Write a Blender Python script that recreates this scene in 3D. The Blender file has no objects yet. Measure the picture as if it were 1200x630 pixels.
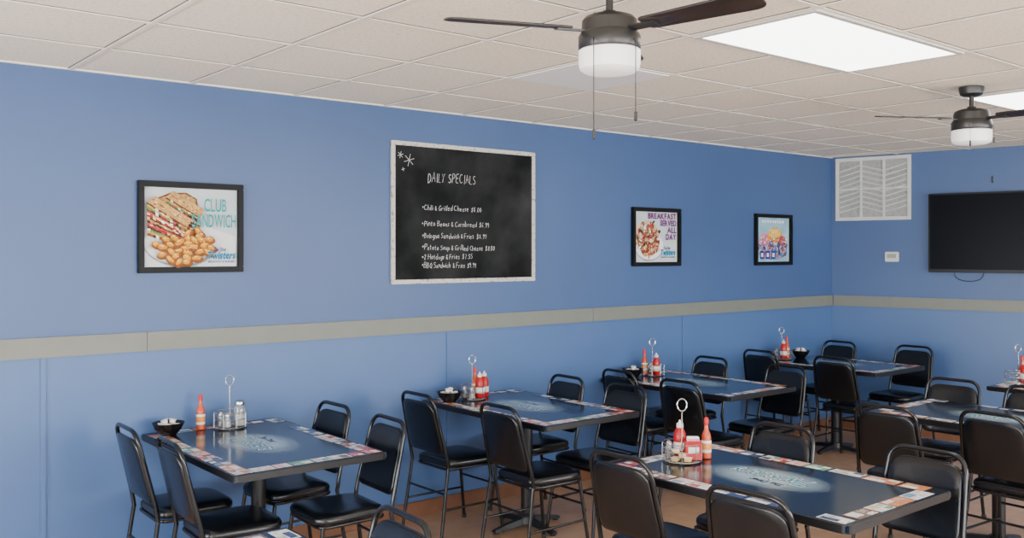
import bpy, bmesh, math, random
from mathutils import Vector, Matrix
random.seed(7)
C = bpy.context.scene.collection
PI = math.pi
# ------------------------------------------------------------ materials
def mat(name, col, rough=0.5, metal=0.0, var=0.06, scale=12.0, bump=0.0, bscale=60.0, emit=None, es=0.0, trans=0.0, coat=0.0, spec=None):
    m = bpy.data.materials.new(name); m.use_nodes = True
    nt = m.node_tree; b = nt.nodes['Principled BSDF']
    tc = nt.nodes.new('ShaderNodeTexCoord')
    n = nt.nodes.new('ShaderNodeTexNoise'); n.inputs['Scale'].default_value = scale; n.inputs['Detail'].default_value = 4
    nt.links.new(tc.outputs['Object'], n.inputs['Vector'])
    r = nt.nodes.new('ShaderNodeValToRGB')
    r.color_ramp.elements[0].position = .3; r.color_ramp.elements[1].position = .7
    r.color_ramp.elements[0].color = tuple(c*(1-var) for c in col[:3])+(1,)
    r.color_ramp.elements[1].color = tuple(min(1, c*(1+var)) for c in col[:3])+(1,)
    nt.links.new(n.outputs['Fac'], r.inputs['Fac']); nt.links.new(r.outputs['Color'], b.inputs['Base Color'])
    b.inputs['Roughness'].default_value = rough; b.inputs['Metallic'].default_value = metal
    if trans: b.inputs['Transmission Weight'].default_value = trans
    if coat: b.inputs['Coat Weight'].default_value = coat
    if spec is not None: b.inputs['Specular IOR Level'].default_value = spec
    if emit: b.inputs['Emission Color'].default_value = tuple(emit)+(1,); b.inputs['Emission Strength'].default_value = es
    if bump:
        n2 = nt.nodes.new('ShaderNodeTexNoise'); n2.inputs['Scale'].default_value = bscale; n2.inputs['Detail'].default_value = 6
        nt.links.new(tc.outputs['Object'], n2.inputs['Vector'])
        bp = nt.nodes.new('ShaderNodeBump'); bp.inputs['Strength'].default_value = bump; bp.inputs['Distance'].default_value = .01
        nt.links.new(n2.outputs['Fac'], bp.inputs['Height']); nt.links.new(bp.outputs['Normal'], b.inputs['Normal'])
    return m
def vmat(name, cols, scale, rough=.5):
    m = bpy.data.materials.new(name); m.use_nodes = True; nt = m.node_tree; b = nt.nodes['Principled BSDF']
    tc = nt.nodes.new('ShaderNodeTexCoord'); n = nt.nodes.new('ShaderNodeTexNoise'); n.inputs['Scale'].default_value = scale*.6; n.inputs['Detail'].default_value = 3
    nt.links.new(tc.outputs['Object'], n.inputs['Vector'])
    mx = nt.nodes.new('ShaderNodeMixRGB'); mx.inputs['Fac'].default_value = .06
    nt.links.new(tc.outputs['Object'], mx.inputs[1]); nt.links.new(n.outputs['Color'], mx.inputs[2])
    v = nt.nodes.new('ShaderNodeTexVoronoi'); v.inputs['Scale'].default_value = scale; nt.links.new(mx.outputs[0], v.inputs['Vector'])
    r = nt.nodes.new('ShaderNodeValToRGB'); r.color_ramp.interpolation = 'CONSTANT'
    sp = nt.nodes.new('ShaderNodeSeparateColor'); nt.links.new(v.outputs['Color'], sp.inputs['Color']); nt.links.new(sp.outputs[0], r.inputs['Fac'])
    for i in range(len(cols)-2): r.color_ramp.elements.new(.5)
    for i, c in enumerate(cols): r.color_ramp.elements[i].position = i/len(cols); r.color_ramp.elements[i].color = c+(1,)
    sh = nt.nodes.new('ShaderNodeMapRange'); sh.inputs['From Max'].default_value = .9; sh.inputs['To Min'].default_value = 1.25; sh.inputs['To Max'].default_value = .25
    nt.links.new(v.outputs['Distance'], sh.inputs['Value'])
    mu = nt.nodes.new('ShaderNodeMixRGB'); mu.blend_type = 'MULTIPLY'; mu.inputs['Fac'].default_value = 1
    nt.links.new(r.outputs['Color'], mu.inputs[1]); nt.links.new(sh.outputs['Result'], mu.inputs[2]); nt.links.new(mu.outputs[0], b.inputs['Base Color'])
    b.inputs['Roughness'].default_value = rough; b.inputs['Specular IOR Level'].default_value = .2
    return m
M = {}
M['blue'] = mat('blue_paint', (.056,.108,.250), .40, var=.07, scale=.9, bump=.08, bscale=180)
M['blue2'] = mat('wainscot_blue', (.068,.136,.305), .36, var=.07, scale=.9, bump=.08, bscale=180)  # wall blue made lighter below the rail, lighting contrast put into the colour
M['rail'] = mat('rail_paint', (.178,.186,.158), .45, var=.03)
M['base'] = mat('baseboard_brown', (.19,.08,.04), .45, var=.2, scale=6)
M['tbar'] = mat('tbar_white', (.86,.80,.69), .6, var=.03)
M['tbark'] = mat('tile_gap', (.12,.10,.08), .8)  # dark colour standing in for the fine shadow between tile and T-bar
M['blank'] = mat('blank_tile', (.97,.96,.94), .4, var=.01)
M['white'] = mat('white_metal', (.62,.62,.58), .5)
M['vinyl'] = mat('black_vinyl', (.0045,.0055,.0075), .25, var=.3, scale=30, bump=.05, bscale=220, spec=.5)
M['tube'] = mat('black_tube', (.0045,.005,.006), .18)
M['rubber'] = mat('rubber', (.02,.02,.02), .8)
M['iron'] = mat('black_iron', (.008,.008,.009), .4)
M['chrome'] = mat('chrome', (.6,.6,.6), .18, 1.0)
M['ceram'] = mat('black_bowl', (.006,.006,.007), .25)
M['cream'] = mat('creamer', (.85,.83,.78), .5)
M['foil'] = mat('foil_lid', (.9,.88,.84), .35)
M['jam'] = mat('jam_yellow', (.75,.50,.15), .4)
M['red'] = mat('ketchup_red', (.45,.004,.005), .3)
M['redcap'] = mat('red_cap', (.5,.01,.008), .35)
M['label'] = mat('label_white', (.80,.77,.71), .5)
M['labelred'] = mat('label_red', (.5,.03,.02), .5)
M['labely'] = mat('label_orange', (.75,.28,.04), .5)
M['sauce'] = mat('hot_sauce', (.55,.07,.012), .25)
M['glass'] = mat('clear_glass', (.85,.88,.88), .08, trans=.8)
M['sugar'] = mat('sugar', (.85,.84,.82), .8)
M['pepper'] = mat('pepper', (.12,.08,.05), .8)
M['packet'] = mat('packet_paper', (.85,.84,.82), .6, var=.15, scale=80)
M['bronze'] = mat('fan_gunmetal', (.050,.048,.045), .36, .6)
M['blade'] = mat('walnut_blade', (.020,.013,.011), .4, var=.35, scale=9)
M['shade'] = mat('frosted_glass', (.9,.9,.88), .35, emit=(1,.97,.92), es=.5)
M['panel'] = mat('diffuser', (.95,.95,.95), .5, emit=(1,.985,.95), es=7)
M['pane'] = mat('daylit_pane', (.9,.95,1), .2, emit=(.90,.95,1.0), es=14.0)
M['pane2'] = mat('bright_pane', (.9,.95,1), .2, emit=(.92,.96,1.0), es=20.0)
M['tvb'] = mat('tv_black', (.005,.005,.006), .35, spec=.25)
M['tvs'] = mat('tv_screen', (.003,.004,.006), .28, spec=.06)
M['pblack'] = mat('frame_black', (.005,.005,.005), .45, spec=.2)
M['chalk'] = mat('chalk_white', (.66,.66,.64), .9)
M['lcd'] = mat('lcd', (.30,.32,.27), .3)
M['cable'] = mat('cable_black', (.02,.02,.02), .5)
def pm(n, c, var=.12, sc=40): M[n] = mat(n, c, .5, var=var, scale=sc, spec=.2)
pm('p_bg', (.58,.63,.64), .08, 5); pm('p_plate', (.78,.79,.78), .05); pm('p_bread', (.56,.31,.10), .4, 60); pm('p_crust', (.18,.065,.02), .4, 70)
pm('p_ham', (.44,.07,.06), .5, 90); pm('p_tom', (.32,.012,.01), .4, 90); pm('p_let', (.13,.25,.04), .5, 90); pm('p_cheese', (.85,.60,.28), .25, 90)
pm('p_tot', (.72,.28,.015), .4, 80); pm('p_tot2', (.28,.08,.008), .4, 80); pm('p_toth', (.90,.53,.10), .3, 80); pm('p_teal', (.005,.30,.31), .03); pm('p_navy', (.045,.03,.20), .03)
pm('p_cyan', (.02,.50,.62), .03); pm('p_blue', (.015,.05,.26), .3); pm('p_pink', (.68,.22,.32), .3); pm('p_grey', (.36,.36,.37), .1)
pm('p_dark', (.05,.018,.012), .3, 60); pm('p_sky', (.30,.50,.62), .2, 8); pm('p_plum', (.16,.015,.16), .1); pm('p_shadow', (.30,.31,.33), .1); pm('p_white', (.9,.9,.9), .04)
pm('p_filter', (.36,.36,.34), .15); pm('p_warm', (.60,.47,.36), .2, 8)
M['p_heap'] = vmat('p_heap', [(.5,.05,.03),(.8,.72,.6),(.28,.10,.04),(.7,.35,.12),(.55,.12,.08),(.85,.55,.3),(.12,.04,.02)], 46)
M['p_mix'] = vmat('p_mix', [(.30,.36,.60),(.05,.10,.36),(.60,.45,.60),(.16,.36,.58),(.6,.28,.40),(.04,.06,.20),(.7,.7,.75)], 44)
AD = []
for i, c in enumerate([(.80,.80,.79),(.74,.78,.82),(.70,.56,.32),(.16,.36,.54),(.48,.07,.05),(.60,.24,.10),(.72,.48,.42),(.84,.82,.78),(.20,.12,.09),(.80,.79,.76),(.05,.08,.18),(.15,.36,.20)]):
    AD.append(mat('advert_%d' % i, c, .2, var=.35, scale=90))
M['logo1'] = mat('logo_teal', (.02,.33,.44), .2); M['logo2'] = mat('logo_shadow', (.01,.03,.08), .2); M['logo3'] = mat('logo_white', (.95,.97,.99), .2)

def ceiling_mat():
    m = bpy.data.materials.new('ceiling_tile'); m.use_nodes = True; nt = m.node_tree; b = nt.nodes['Principled BSDF']
    tc = nt.nodes.new('ShaderNodeTexCoord')
    v = nt.nodes.new('ShaderNodeTexNoise'); v.inputs['Scale'].default_value = 60; v.inputs['Detail'].default_value = 8; v.inputs['Roughness'].default_value = .8
    nt.links.new(tc.outputs['Object'], v.inputs['Vector'])
    r = nt.nodes.new('ShaderNodeValToRGB'); r.color_ramp.elements[0].position = .36; r.color_ramp.elements[1].position = .50
    r.color_ramp.elements[0].color = (.68,.585,.45,1); r.color_ramp.elements[1].color = (.93,.855,.725,1)
    nt.links.new(v.outputs['Fac'], r.inputs['Fac']); nt.links.new(r.outputs['Color'], b.inputs['Base Color'])
    b.inputs['Roughness'].default_value = .9
    bp = nt.nodes.new('ShaderNodeBump'); bp.inputs['Strength'].default_value = .2; bp.inputs['Distance'].default_value = .003
    nt.links.new(v.outputs['Fac'], bp.inputs['Height']); nt.links.new(bp.outputs['Normal'], b.inputs['Normal'])
    return m
M['ceil'] = ceiling_mat()
def floor_mat():
    m = bpy.data.materials.new('floor_tan'); m.use_nodes = True; nt = m.node_tree; b = nt.nodes['Principled BSDF']
    tc = nt.nodes.new('ShaderNodeTexCoord')
    br = nt.nodes.new('ShaderNodeTexBrick'); br.offset = 0; br.inputs['Scale'].default_value = 1.0
    br.inputs['Brick Width'].default_value = .46; br.inputs['Row Height'].default_value = .46; br.inputs['Mortar Size'].default_value = .003
    br.inputs['Color1'].default_value = (.44,.275,.165,1); br.inputs['Color2'].default_value = (.48,.305,.185,1); br.inputs['Mortar'].default_value = (.32,.205,.125,1)
    nt.links.new(tc.outputs['Object'], br.inputs['Vector'])
    n = nt.nodes.new('ShaderNodeTexNoise'); n.inputs['Scale'].default_value = 9; n.inputs['Detail'].default_value = 6
    nt.links.new(tc.outputs['Object'], n.inputs['Vector'])
    mx = nt.nodes.new('ShaderNodeMixRGB'); mx.blend_type = 'OVERLAY'; mx.inputs['Fac'].default_value = .3
    nt.links.new(br.outputs['Color'], mx.inputs[1]); nt.links.new(n.outputs['Fac'], mx.inputs[2]); nt.links.new(mx.outputs[0], b.inputs['Base Color'])
    b.inputs['Roughness'].default_value = .34
    return m
M['floor'] = floor_mat()
def board_mat():
    m = mat('chalkboard', (.016,.017,.018), .75, var=.5, scale=3.0, bump=.05, spec=.12)
    r = [n for n in m.node_tree.nodes if n.type == 'VALTORGB'][0]
    r.color_ramp.elements[0].color = (.006,.007,.007,1); r.color_ramp.elements[1].color = (.034,.035,.036,1); r.color_ramp.elements[0].position = .38; r.color_ramp.elements[1].position = .75
    return m
M['board'] = board_mat()
def distress():
    m = mat('distressed_white', (.7,.68,.62), .6, var=.1, scale=45)
    r = [n for n in m.node_tree.nodes if n.type == 'VALTORGB'][0]
    r.color_ramp.elements[0].position = .32; r.color_ramp.elements[0].color = (.26,.22,.18,1)
    r.color_ramp.elements[1].position = .46; r.color_ramp.elements[1].color = (.60,.57,.51,1)
    return m
M['distress'] = distress()
def top_mat():
    m = bpy.data.materials.new('printed_tabletop'); m.use_nodes = True; nt = m.node_tree; b = nt.nodes['Principled BSDF']
    tc = nt.nodes.new('ShaderNodeTexCoord'); mp = nt.nodes.new('ShaderNodeMapping'); mp.inputs['Scale'].default_value = (5.6,3.3,.01)
    nt.links.new(tc.outputs['Object'], mp.inputs['Vector'])
    g = nt.nodes.new('ShaderNodeTexGradient'); g.gradient_type = 'SPHERICAL'; nt.links.new(mp.outputs['Vector'], g.inputs['Vector'])
    r = nt.nodes.new('ShaderNodeValToRGB'); r.color_ramp.elements[0].color = (.010,.019,.034,1); r.color_ramp.elements[1].color = (.48,.66,.76,1); r.color_ramp.elements[1].position = .62
    nt.links.new(g.outputs['Fac'], r.inputs['Fac'])
    n = nt.nodes.new('ShaderNodeTexNoise'); n.inputs['Scale'].default_value = 14; nt.links.new(tc.outputs['Object'], n.inputs['Vector'])
    mx = nt.nodes.new('ShaderNodeMixRGB'); mx.blend_type = 'MULTIPLY'; mx.inputs['Fac'].default_value = .4
    nt.links.new(r.outputs['Color'], mx.inputs[1]); nt.links.new(n.outputs['Fac'], mx.inputs[2]); nt.links.new(mx.outputs[0], b.inputs['Base Color'])
    b.inputs['Roughness'].default_value = .14; b.inputs['Specular IOR Level'].default_value = .6
    return m
M['top'] = top_mat()

# ------------------------------------------------------------ mesh builder
GL = {}
def glyph(ch, off):
    k = (ch, off)
    if k in GL: return GL[k]
    cu = bpy.data.curves.new('g', 'FONT'); cu.body = ch; cu.size = 1; cu.offset = off; cu.resolution_u = 3
    ob = bpy.data.objects.new('g', cu); C.objects.link(ob)
    bpy.context.view_layer.update()
    me = bpy.data.meshes.new_from_object(ob.evaluated_get(bpy.context.evaluated_depsgraph_get()))
    vs = [(v.co.x, v.co.y) for v in me.vertices]; fs = [tuple(p.vertices) for p in me.polygons]
    bpy.data.objects.remove(ob); bpy.data.meshes.remove(me); bpy.data.curves.remove(cu)
    GL[k] = (vs, fs); return GL[k]
def fillet(pts, rads, n=5, closed=False):
    pts = [Vector(p) for p in pts]; out = []; N = len(pts)
    if not hasattr(rads, '__len__'): rads = [rads]*N
    for i, p in enumerate(pts):
        if not closed and i in (0, N-1): out.append(p); continue
        a = pts[i-1]; c = pts[(i+1) % N]; r = rads[i]
        if r <= 0: out.append(p); continue
        da = (a-p); dc = (c-p); ra = min(r, da.length*.49); rc = min(r, dc.length*.49)
        s = p+da.normalized()*ra; e = p+dc.normalized()*rc
        for k in range(n+1):
            t = k/n; out.append(s*(1-t)**2 + p*2*t*(1-t) + e*t*t)
    return out
class B:
    def __init__(s): s.bm = bmesh.new(); s.mats = []
    def mi(s, m):
        if m not in s.mats: s.mats.append(m)
        return s.mats.index(m)
    def box(s, x0,x1,y0,y1,z0,z1, m, bev=0.0, mtx=None):
        t = bmesh.new(); bmesh.ops.create_cube(t, size=1)
        for v in t.verts: v.co = Vector(((x0+x1)/2+v.co.x*(x1-x0), (y0+y1)/2+v.co.y*(y1-y0), (z0+z1)/2+v.co.z*(z1-z0)))
        if bev: bmesh.ops.bevel(t, geom=t.edges[:], offset=bev, segments=2, affect='EDGES')
        return s.merge(t, m, mtx)
    def merge(s, t, m, mtx=None):
        mi = s.mi(m); vm = {}
        for v in t.verts: vm[v] = s.bm.verts.new(mtx @ v.co if mtx else v.co)
        for f in t.faces:
            nf = s.bm.faces.new([vm[v] for v in f.verts]); nf.material_index = mi
        t.free(); return s
    def tube(s, pts, r, m, seg=8, closed=False):
        mi = s.mi(m); pts = [Vector(p) for p in pts]; N = len(pts); rings = []
        up = None
        for i, p in enumerate(pts):
            if closed: d = pts[(i+1) % N]-pts[i-1]
            else: d = (pts[min(i+1,N-1)]-pts[max(i-1,0)])
            d.normalize()
            if up is None:
                up = Vector((0,0,1)) if abs(d.z) < .9 else Vector((1,0,0))
            sd = d.cross(up); sd.normalize(); up = sd.cross(d); up.normalize()
            rr = r[i] if hasattr(r, '__len__') else r
            rings.append([s.bm.verts.new(p+(sd*math.cos(2*PI*k/seg)+up*math.sin(2*PI*k/seg))*rr) for k in range(seg)])
        for i in range(N if closed else N-1):
            a = rings[i]; b = rings[(i+1) % N]
            for k in range(seg):
                f = s.bm.faces.new((a[k], a[(k+1)%seg], b[(k+1)%seg], b[k])); f.material_index = mi
        if not closed:
            for a in (rings[0], rings[-1]):
                f = s.bm.faces.new(a); f.material_index = mi
        return s
    def lathe(s, prof, m, seg=24, c=(0,0,0)):
        mi = s.mi(m); rings = []
        for r, z in prof:
            if r < 1e-5: rings.append([s.bm.verts.new((c[0], c[1], c[2]+z))])
            else: rings.append([s.bm.verts.new((c[0]+r*math.cos(2*PI*k/seg), c[1]+r*math.sin(2*PI*k/seg), c[2]+z)) for k in range(seg)])
        for a, b in zip(rings, rings[1:]):
            for k in range(seg):
                k2 = (k+1) % seg
                if len(a) == 1 and len(b) == 1: continue
                if len(a) == 1: vs = (a[0], b[k2], b[k])
                elif len(b) == 1: vs = (a[k], a[k2], b[0])
                else: vs = (a[k], a[k2], b[k2], b[k])
                f = s.bm.faces.new(vs); f.material_index = mi
        return s
    def poly(s, pts, m):
        f = s.bm.faces.new([s.bm.verts.new(p) for p in pts]); f.material_index = s.mi(m); return s
    def prism(s, pts2, z0, z1, m):
        mi = s.mi(m); a = [s.bm.verts.new((x,y,z0)) for x,y in pts2]; b = [s.bm.verts.new((x,y,z1)) for x,y in pts2]; n = len(a)
        for f in (a[::-1], b): s.bm.faces.new(f).material_index = mi
        for k in range(n): s.bm.faces.new((a[k], a[(k+1)%n], b[(k+1)%n], b[k])).material_index = mi
        return s
    def pad(s, outline, fn, layers, m):
        mi = s.mi(m); cx = sum(p[0] for p in outline)/len(outline); cy = sum(p[1] for p in outline)/len(outline)
        rings = []
        for ins, w in layers:
            ring = []
            for p in outline:
                dx = p[0]-cx; dy = p[1]-cy; L = math.hypot(dx, dy); k = max(0, (L-ins)/L)
                ring.append(s.bm.verts.new(fn(cx+dx*k, cy+dy*k, w)))
            rings.append(ring)
        n = len(outline)
        for a, b in zip(rings, rings[1:]):
            for k in range(n): s.bm.faces.new((a[k], a[(k+1)%n], b[(k+1)%n], b[k])).material_index = mi
        for ring, w in ((rings[0][::-1], layers[0][1]), (rings[-1], layers[-1][1])):
            c = s.bm.verts.new(fn(cx, cy, w))
            for k in range(n): s.bm.faces.new((ring[k], ring[(k+1)%n], c)).material_index = mi
        return s
    def text(s, st, fn, u0,u1,v0,v1, m, off=0.0, jit=0.0, slant=0.0, gap=.11):
        mi = s.mi(m); pen = 0; V = []; F = []
        for ch in st:
            if ch == ' ': pen += .38; continue
            vs, fs = glyph(ch, off)
            if not vs: continue
            mn = min(v[0] for v in vs)+off; mxx = max(v[0] for v in vs)-off; sc = 1; 
            dy = jit*math.sin(pen*7.1)*.5; rot = jit*math.sin(pen*5.3)*.9
            base = len(V)
            for x, y in vs:
                x = (x-mn)*sc; y = y*sc+dy; V.append((pen+x*math.cos(rot)-y*math.sin(rot)+slant*y, y*math.cos(rot)+x*math.sin(rot)))
            F += [tuple(i+base for i in f) for f in fs]
            pen += (mxx-mn)*sc+gap
        a0 = min(v[0] for v in V)+off; a1 = max(v[0] for v in V)-off; b0 = min(v[1] for v in V)+off; b1 = max(v[1] for v in V)-off
        vv = [s.bm.verts.new(fn(u0+(x-a0)/(a1-a0)*(u1-u0), v0+(y-b0)/(b1-b0)*(v1-v0))) for x, y in V]
        for f in F:
            try: s.bm.faces.new([vv[i] for i in f]).material_index = mi
            except ValueError: pass
        return s
    def build(s, name, parent=None, loc=None, rz=0, sharp=35, label=None, flatn=False):
        if not flatn: bmesh.ops.recalc_face_normals(s.bm, faces=s.bm.faces[:])
        me = bpy.data.meshes.new(name); s.bm.to_mesh(me); s.bm.free()
        for m in s.mats: me.materials.append(m)
        for p in me.polygons: p.use_smooth = True
        me.set_sharp_from_angle(angle=math.radians(sharp))
        o = bpy.data.objects.new(name, me); C.objects.link(o)
        if parent: o.parent = parent
        if loc: o.location = loc
        o.rotation_euler = (0,0,rz)
        if label: o['label'] = label
        return o
# single-stroke chalk hand
HW = {
'A':[[(0,0),(.3,1),(.6,0)],[(.12,.4),(.48,.4)]],
'B':[[(0,0),(0,1),(.38,.95),(.44,.75),(.3,.55),(0,.5)],[(.3,.54),(.5,.3),(.38,.04),(0,0)]],
'C':[[(.5,.85),(.3,1),(.08,.8),(0,.5),(.08,.15),(.3,0),(.52,.15)]],
'D':[[(0,0),(0,1),(.3,.92),(.5,.6),(.45,.25),(.2,.02),(0,0)]],
'E':[[(.45,1),(0,1),(0,0),(.45,0)],[(0,.52),(.38,.52)]],
'F':[[(.45,1),(0,1),(0,0)],[(0,.52),(.38,.52)]],
'G':[[(.5,.85),(.3,1),(.05,.75),(0,.4),(.1,.08),(.35,0),(.52,.2),(.52,.42),(.3,.42)]],
'H':[[(0,1),(0,0)],[(.5,1),(.5,0)],[(0,.5),(.5,.5)]],
'I':[[(.08,1),(.08,0)]],
'L':[[(0,1),(0,0),(.42,0)]],
'P':[[(0,0),(0,1),(.38,.95),(.45,.72),(.35,.5),(0,.45)]],
'Q':[[(.3,1),(.05,.75),(.02,.3),(.28,0),(.52,.3),(.5,.78),(.3,1)],[(.3,.25),(.58,-.05)]],
'S':[[(.45,.88),(.25,1),(.03,.82),(.1,.58),(.38,.45),(.48,.2),(.25,0),(0,.12)]],
'Y':[[(0,1),(.25,.5),(.5,1)],[(.25,.5),(.22,0)]],
'a':[[(.36,.5),(.2,.58),(.02,.38),(.05,.1),(.2,0),(.36,.2)],[(.37,.58),(.37,.08),(.44,0)]],
'b':[[(0,1),(0,0),(.25,0),(.38,.25),(.26,.55),(0,.4)]],
'c':[[(.34,.5),(.18,.58),(.02,.35),(.06,.05),(.2,0),(.36,.1)]],
'd':[[(.37,1),(.37,0)],[(.37,.45),(.2,.58),(.02,.35),(.06,.05),(.2,0),(.37,.15)]],
'e':[[(.02,.30),(.35,.36),(.28,.56),(.12,.56),(.02,.35),(.06,.06),(.2,0),(.37,.1)]],
'f':[[(.35,.95),(.22,1),(.13,.85),(.13,0)],[(0,.55),(.3,.55)]],
'g':[[(.36,.5),(.2,.58),(.02,.38),(.05,.1),(.2,0),(.36,.2)],[(.37,.58),(.37,-.2),(.2,-.35),(.02,-.25)]],
'h':[[(0,1),(0,0)],[(0,.4),(.18,.58),(.32,.45),(.32,0)]],
'i':[[(.05,.55),(.05,0)],[(.05,.76),(.06,.84)]],
'l':[[(.05,1),(.05,0)]],
'm':[[(0,.58),(0,0)],[(0,.42),(.14,.58),(.25,.42),(.25,0)],[(.25,.42),(.4,.58),(.5,.42),(.5,0)]],
'n':[[(0,.58),(0,0)],[(0,.42),(.18,.58),(.32,.42),(.32,0)]],
'o':[[(.18,.58),(.02,.38),(.05,.08),(.2,0),(.36,.2),(.32,.5),(.18,.58)]],
'p':[[(0,.58),(0,-.35)],[(0,.45),(.22,.58),(.37,.35),(.28,.05),(0,.08)]],
'r':[[(0,.58),(0,0)],[(0,.38),(.14,.56),(.3,.52)]],
's':[[(.3,.5),(.15,.58),(.03,.45),(.26,.22),(.2,.02),(0,.06)]],
't':[[(.14,.92),(.14,.08),(.28,0)],[(0,.6),(.3,.6)]],
'u':[[(0,.58),(.02,.1),(.18,0),(.34,.15)],[(.35,.58),(.35,0)]],
'w':[[(0,.58),(.12,0),(.24,.42),(.36,0),(.48,.58)]],
'0':[[(.2,.9),(.02,.6),(.05,.15),(.2,0),(.36,.25),(.34,.7),(.2,.9)]],
'2':[[(.02,.7),(.18,.9),(.35,.7),(.2,.35),(0,0),(.38,0)]],
'5':[[(.36,.9),(.06,.9),(.03,.52),(.25,.55),(.37,.28),(.2,0),(0,.08)]],
'6':[[(.32,.9),(.08,.6),(.02,.2),(.18,0),(.35,.18),(.22,.42),(.04,.3)]],
'7':[[(0,.9),(.38,.9),(.15,0)]],
'8':[[(.2,.48),(.04,.68),(.18,.9),(.34,.7),(.2,.48),(.02,.2),(.2,0),(.38,.2),(.2,.48)]],
'9':[[(.34,.65),(.15,.48),(.03,.7),(.2,.9),(.34,.7),(.32,.3),(.22,0)]],
'$':[[(.38,.75),(.2,.85),(.03,.7),(.15,.5),(.35,.35),(.3,.1),(.12,.05),(0,.15)],[(.2,1),(.18,-.08)]],
'&':[[(.42,0),(.08,.68),(.2,.9),(.3,.72),(.02,.22),(.15,0),(.4,.35)]],
'*':[[(0,.45),(.24,.65)],[(.24,.45),(0,.65)],[(.12,.38),(.12,.72)]],
'.':[[(.03,0),(.05,.05)]],
}
def chalk_text(b, st, fn, u0, u1, v0, h, m, r, rnd, gap=.20):
    pen = 0; S_ = []
    for ch in st:
        if ch == ' ': pen += .26; continue
        gl = HW[ch]; mx = max(p[0] for s in gl for p in s); dy = rnd.uniform(-.08,.08); sc = rnd.uniform(.88,1.1); sl = rnd.uniform(.0,.16)
        for s in gl: S_.append([(pen+p[0]*sc+sl*p[1]+rnd.uniform(-.015,.015), p[1]*sc+dy+rnd.uniform(-.015,.015)) for p in s])
        pen += mx*sc+gap*rnd.uniform(.8,1.25)
    a1 = max(p[0] for s in S_ for p in s); drift = rnd.uniform(-.25,.25)
    for s in S_:
        pts = [fn(u0+x/a1*(u1-u0), v0+(y+drift*x/a1)*h) for x, y in s]
        if len(pts) > 3: pts = fillet(pts, h*.16, 2)
        b.tube(pts, r*rnd.uniform(.85,1.15), m, 4)
def struct(o): o['kind'] = 'structure'; return o
def tag(o, label, cat, group=None):
    o['label'] = label; o['category'] = cat
    if group: o['group'] = group
    return o
def thing(name, label, cat, loc=(0,0,0), rz=0, group=None):
    o = bpy.data.objects.new(name, None); C.objects.link(o); o.location = loc; o.rotation_euler = (0,0,rz); o.empty_display_size = .1
    return tag(o, label, cat, group)
def dup(root, label, loc, rz=0, group=None):
    def cp(o, par):
        c = o.copy(); C.objects.link(c); c.parent = par
        for ch in o.children: cp(ch, c)
        return c
    kids = list(root.children)
    r = root.copy(); C.objects.link(r); r.location = loc; r.rotation_euler = (0,0,rz)
    for ch in kids: cp(ch, r)
    r['label'] = label
    if group: r['group'] = group
    return r

# ------------------------------------------------------------ room shell
W = 5.0; ZC = 2.61; BX = 8.17; SK = .195
XF = -2.6; YR = -2.8
def xb(y): return BX+SK*(5.0-y)
DL = math.hypot(SK,1); DIRX = SK/DL; DIRY = -1/DL; RB = math.atan2(DIRY, DIRX)
def bw(s): return (BX+DIRX*s, 5.0+DIRY*s)
poly = [(XF,YR),(xb(YR),YR),(BX,5.0),(XF,5.0)]
struct(B().prism(poly, -.1, 0, M['floor']).build('floor'))
struct(B().prism(poly, ZC+.006, ZC+.1, M['ceil']).build('ceiling'))
b = B(); b.box(XF-.1, BX+.12, W, W+.12, 1.2, ZC+.1, M['blue']); b.box(XF-.1, BX+.12, W, W+.12, -.1, 1.2, M['blue2'])
struct(b.build('wall_left'))
LB = (5.0-YR)*DL
b = B(); b.box(0, LB, 0, .12, 1.2, ZC+.1, M['blue']); b.box(0, LB, 0, .12, -.1, 1.2, M['blue2'])
struct(b.build('wall_back', loc=(BX,5.0,0), rz=RB))
def wall_win(name, L, wins, z0, z1, loc, rz, fn0, pane):
    b = B(); x = 0
    for a, c in wins:
        b.box(x, a, 0, .12, -.1, ZC+.1, M['blue']); b.box(a, c, 0, .12, -.1, z0, M['blue']); b.box(a, c, 0, .12, z1, ZC+.1, M['blue']); x = c
    b.box(x, L, 0, .12, -.1, ZC+.1, M['blue'])
    struct(b.build(name, loc=loc, rz=rz))
    for i, (a, c) in enumerate(wins):
        f = B(); t = .05
        f.box(a, c, .02, .1, z0, z0+t, M['pblack']).box(a, c, .02, .1, z1-t, z1, M['pblack']).box(a, a+t, .02, .1, z0+t, z1-t, M['pblack']).box(c-t, c, .02, .1, z0+t, z1-t, M['pblack'])
        f.box((a+c)/2-.025, (a+c)/2+.025, .02, .1, z0+t, z1-t, M['pblack'])
        f.box(a+t, (a+c)/2-.025, .05, .06, z0+t, z1-t, pane); f.box((a+c)/2+.025, c-t, .05, .06, z0+t, z1-t, pane)
        struct(f.build('window_%d' % (fn0+i), loc=loc, rz=rz))
wall_win('wall_right', xb(YR)-XF, [(.7,3.6),(4.2,7.1),(7.7,10.6)], .6, 2.1, (xb(YR),YR,0), PI, 1, M['pane'])
wall_win('wall_front', 5.0-YR, [(.8,3.4),(4.2,6.9)], .4, 1.9, (XF,YR,0), PI/2, 4, M['pane2'])
n = 1
for a, c in ((XF,1.63),(1.6315,4.9),(4.9015,BX-.02)):
    struct(B().box(a, c, W-.02, W, 1.18, 1.28, M['rail'], .002).build('trim_%d' % n)); n += 1
struct(B().box(.02, LB, -.02, 0, 1.18, 1.28, M['rail'], .002).build('trim_%d' % n, loc=(BX,5,0), rz=RB)); n += 1
for x in (-1.3, 1.135, 3.58, 5.95):
    struct(B().box(x-.014, x+.014, W-.007, W, .1, 1.18, M['blue2'], .002).build('trim_%d' % n)); n += 1
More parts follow.
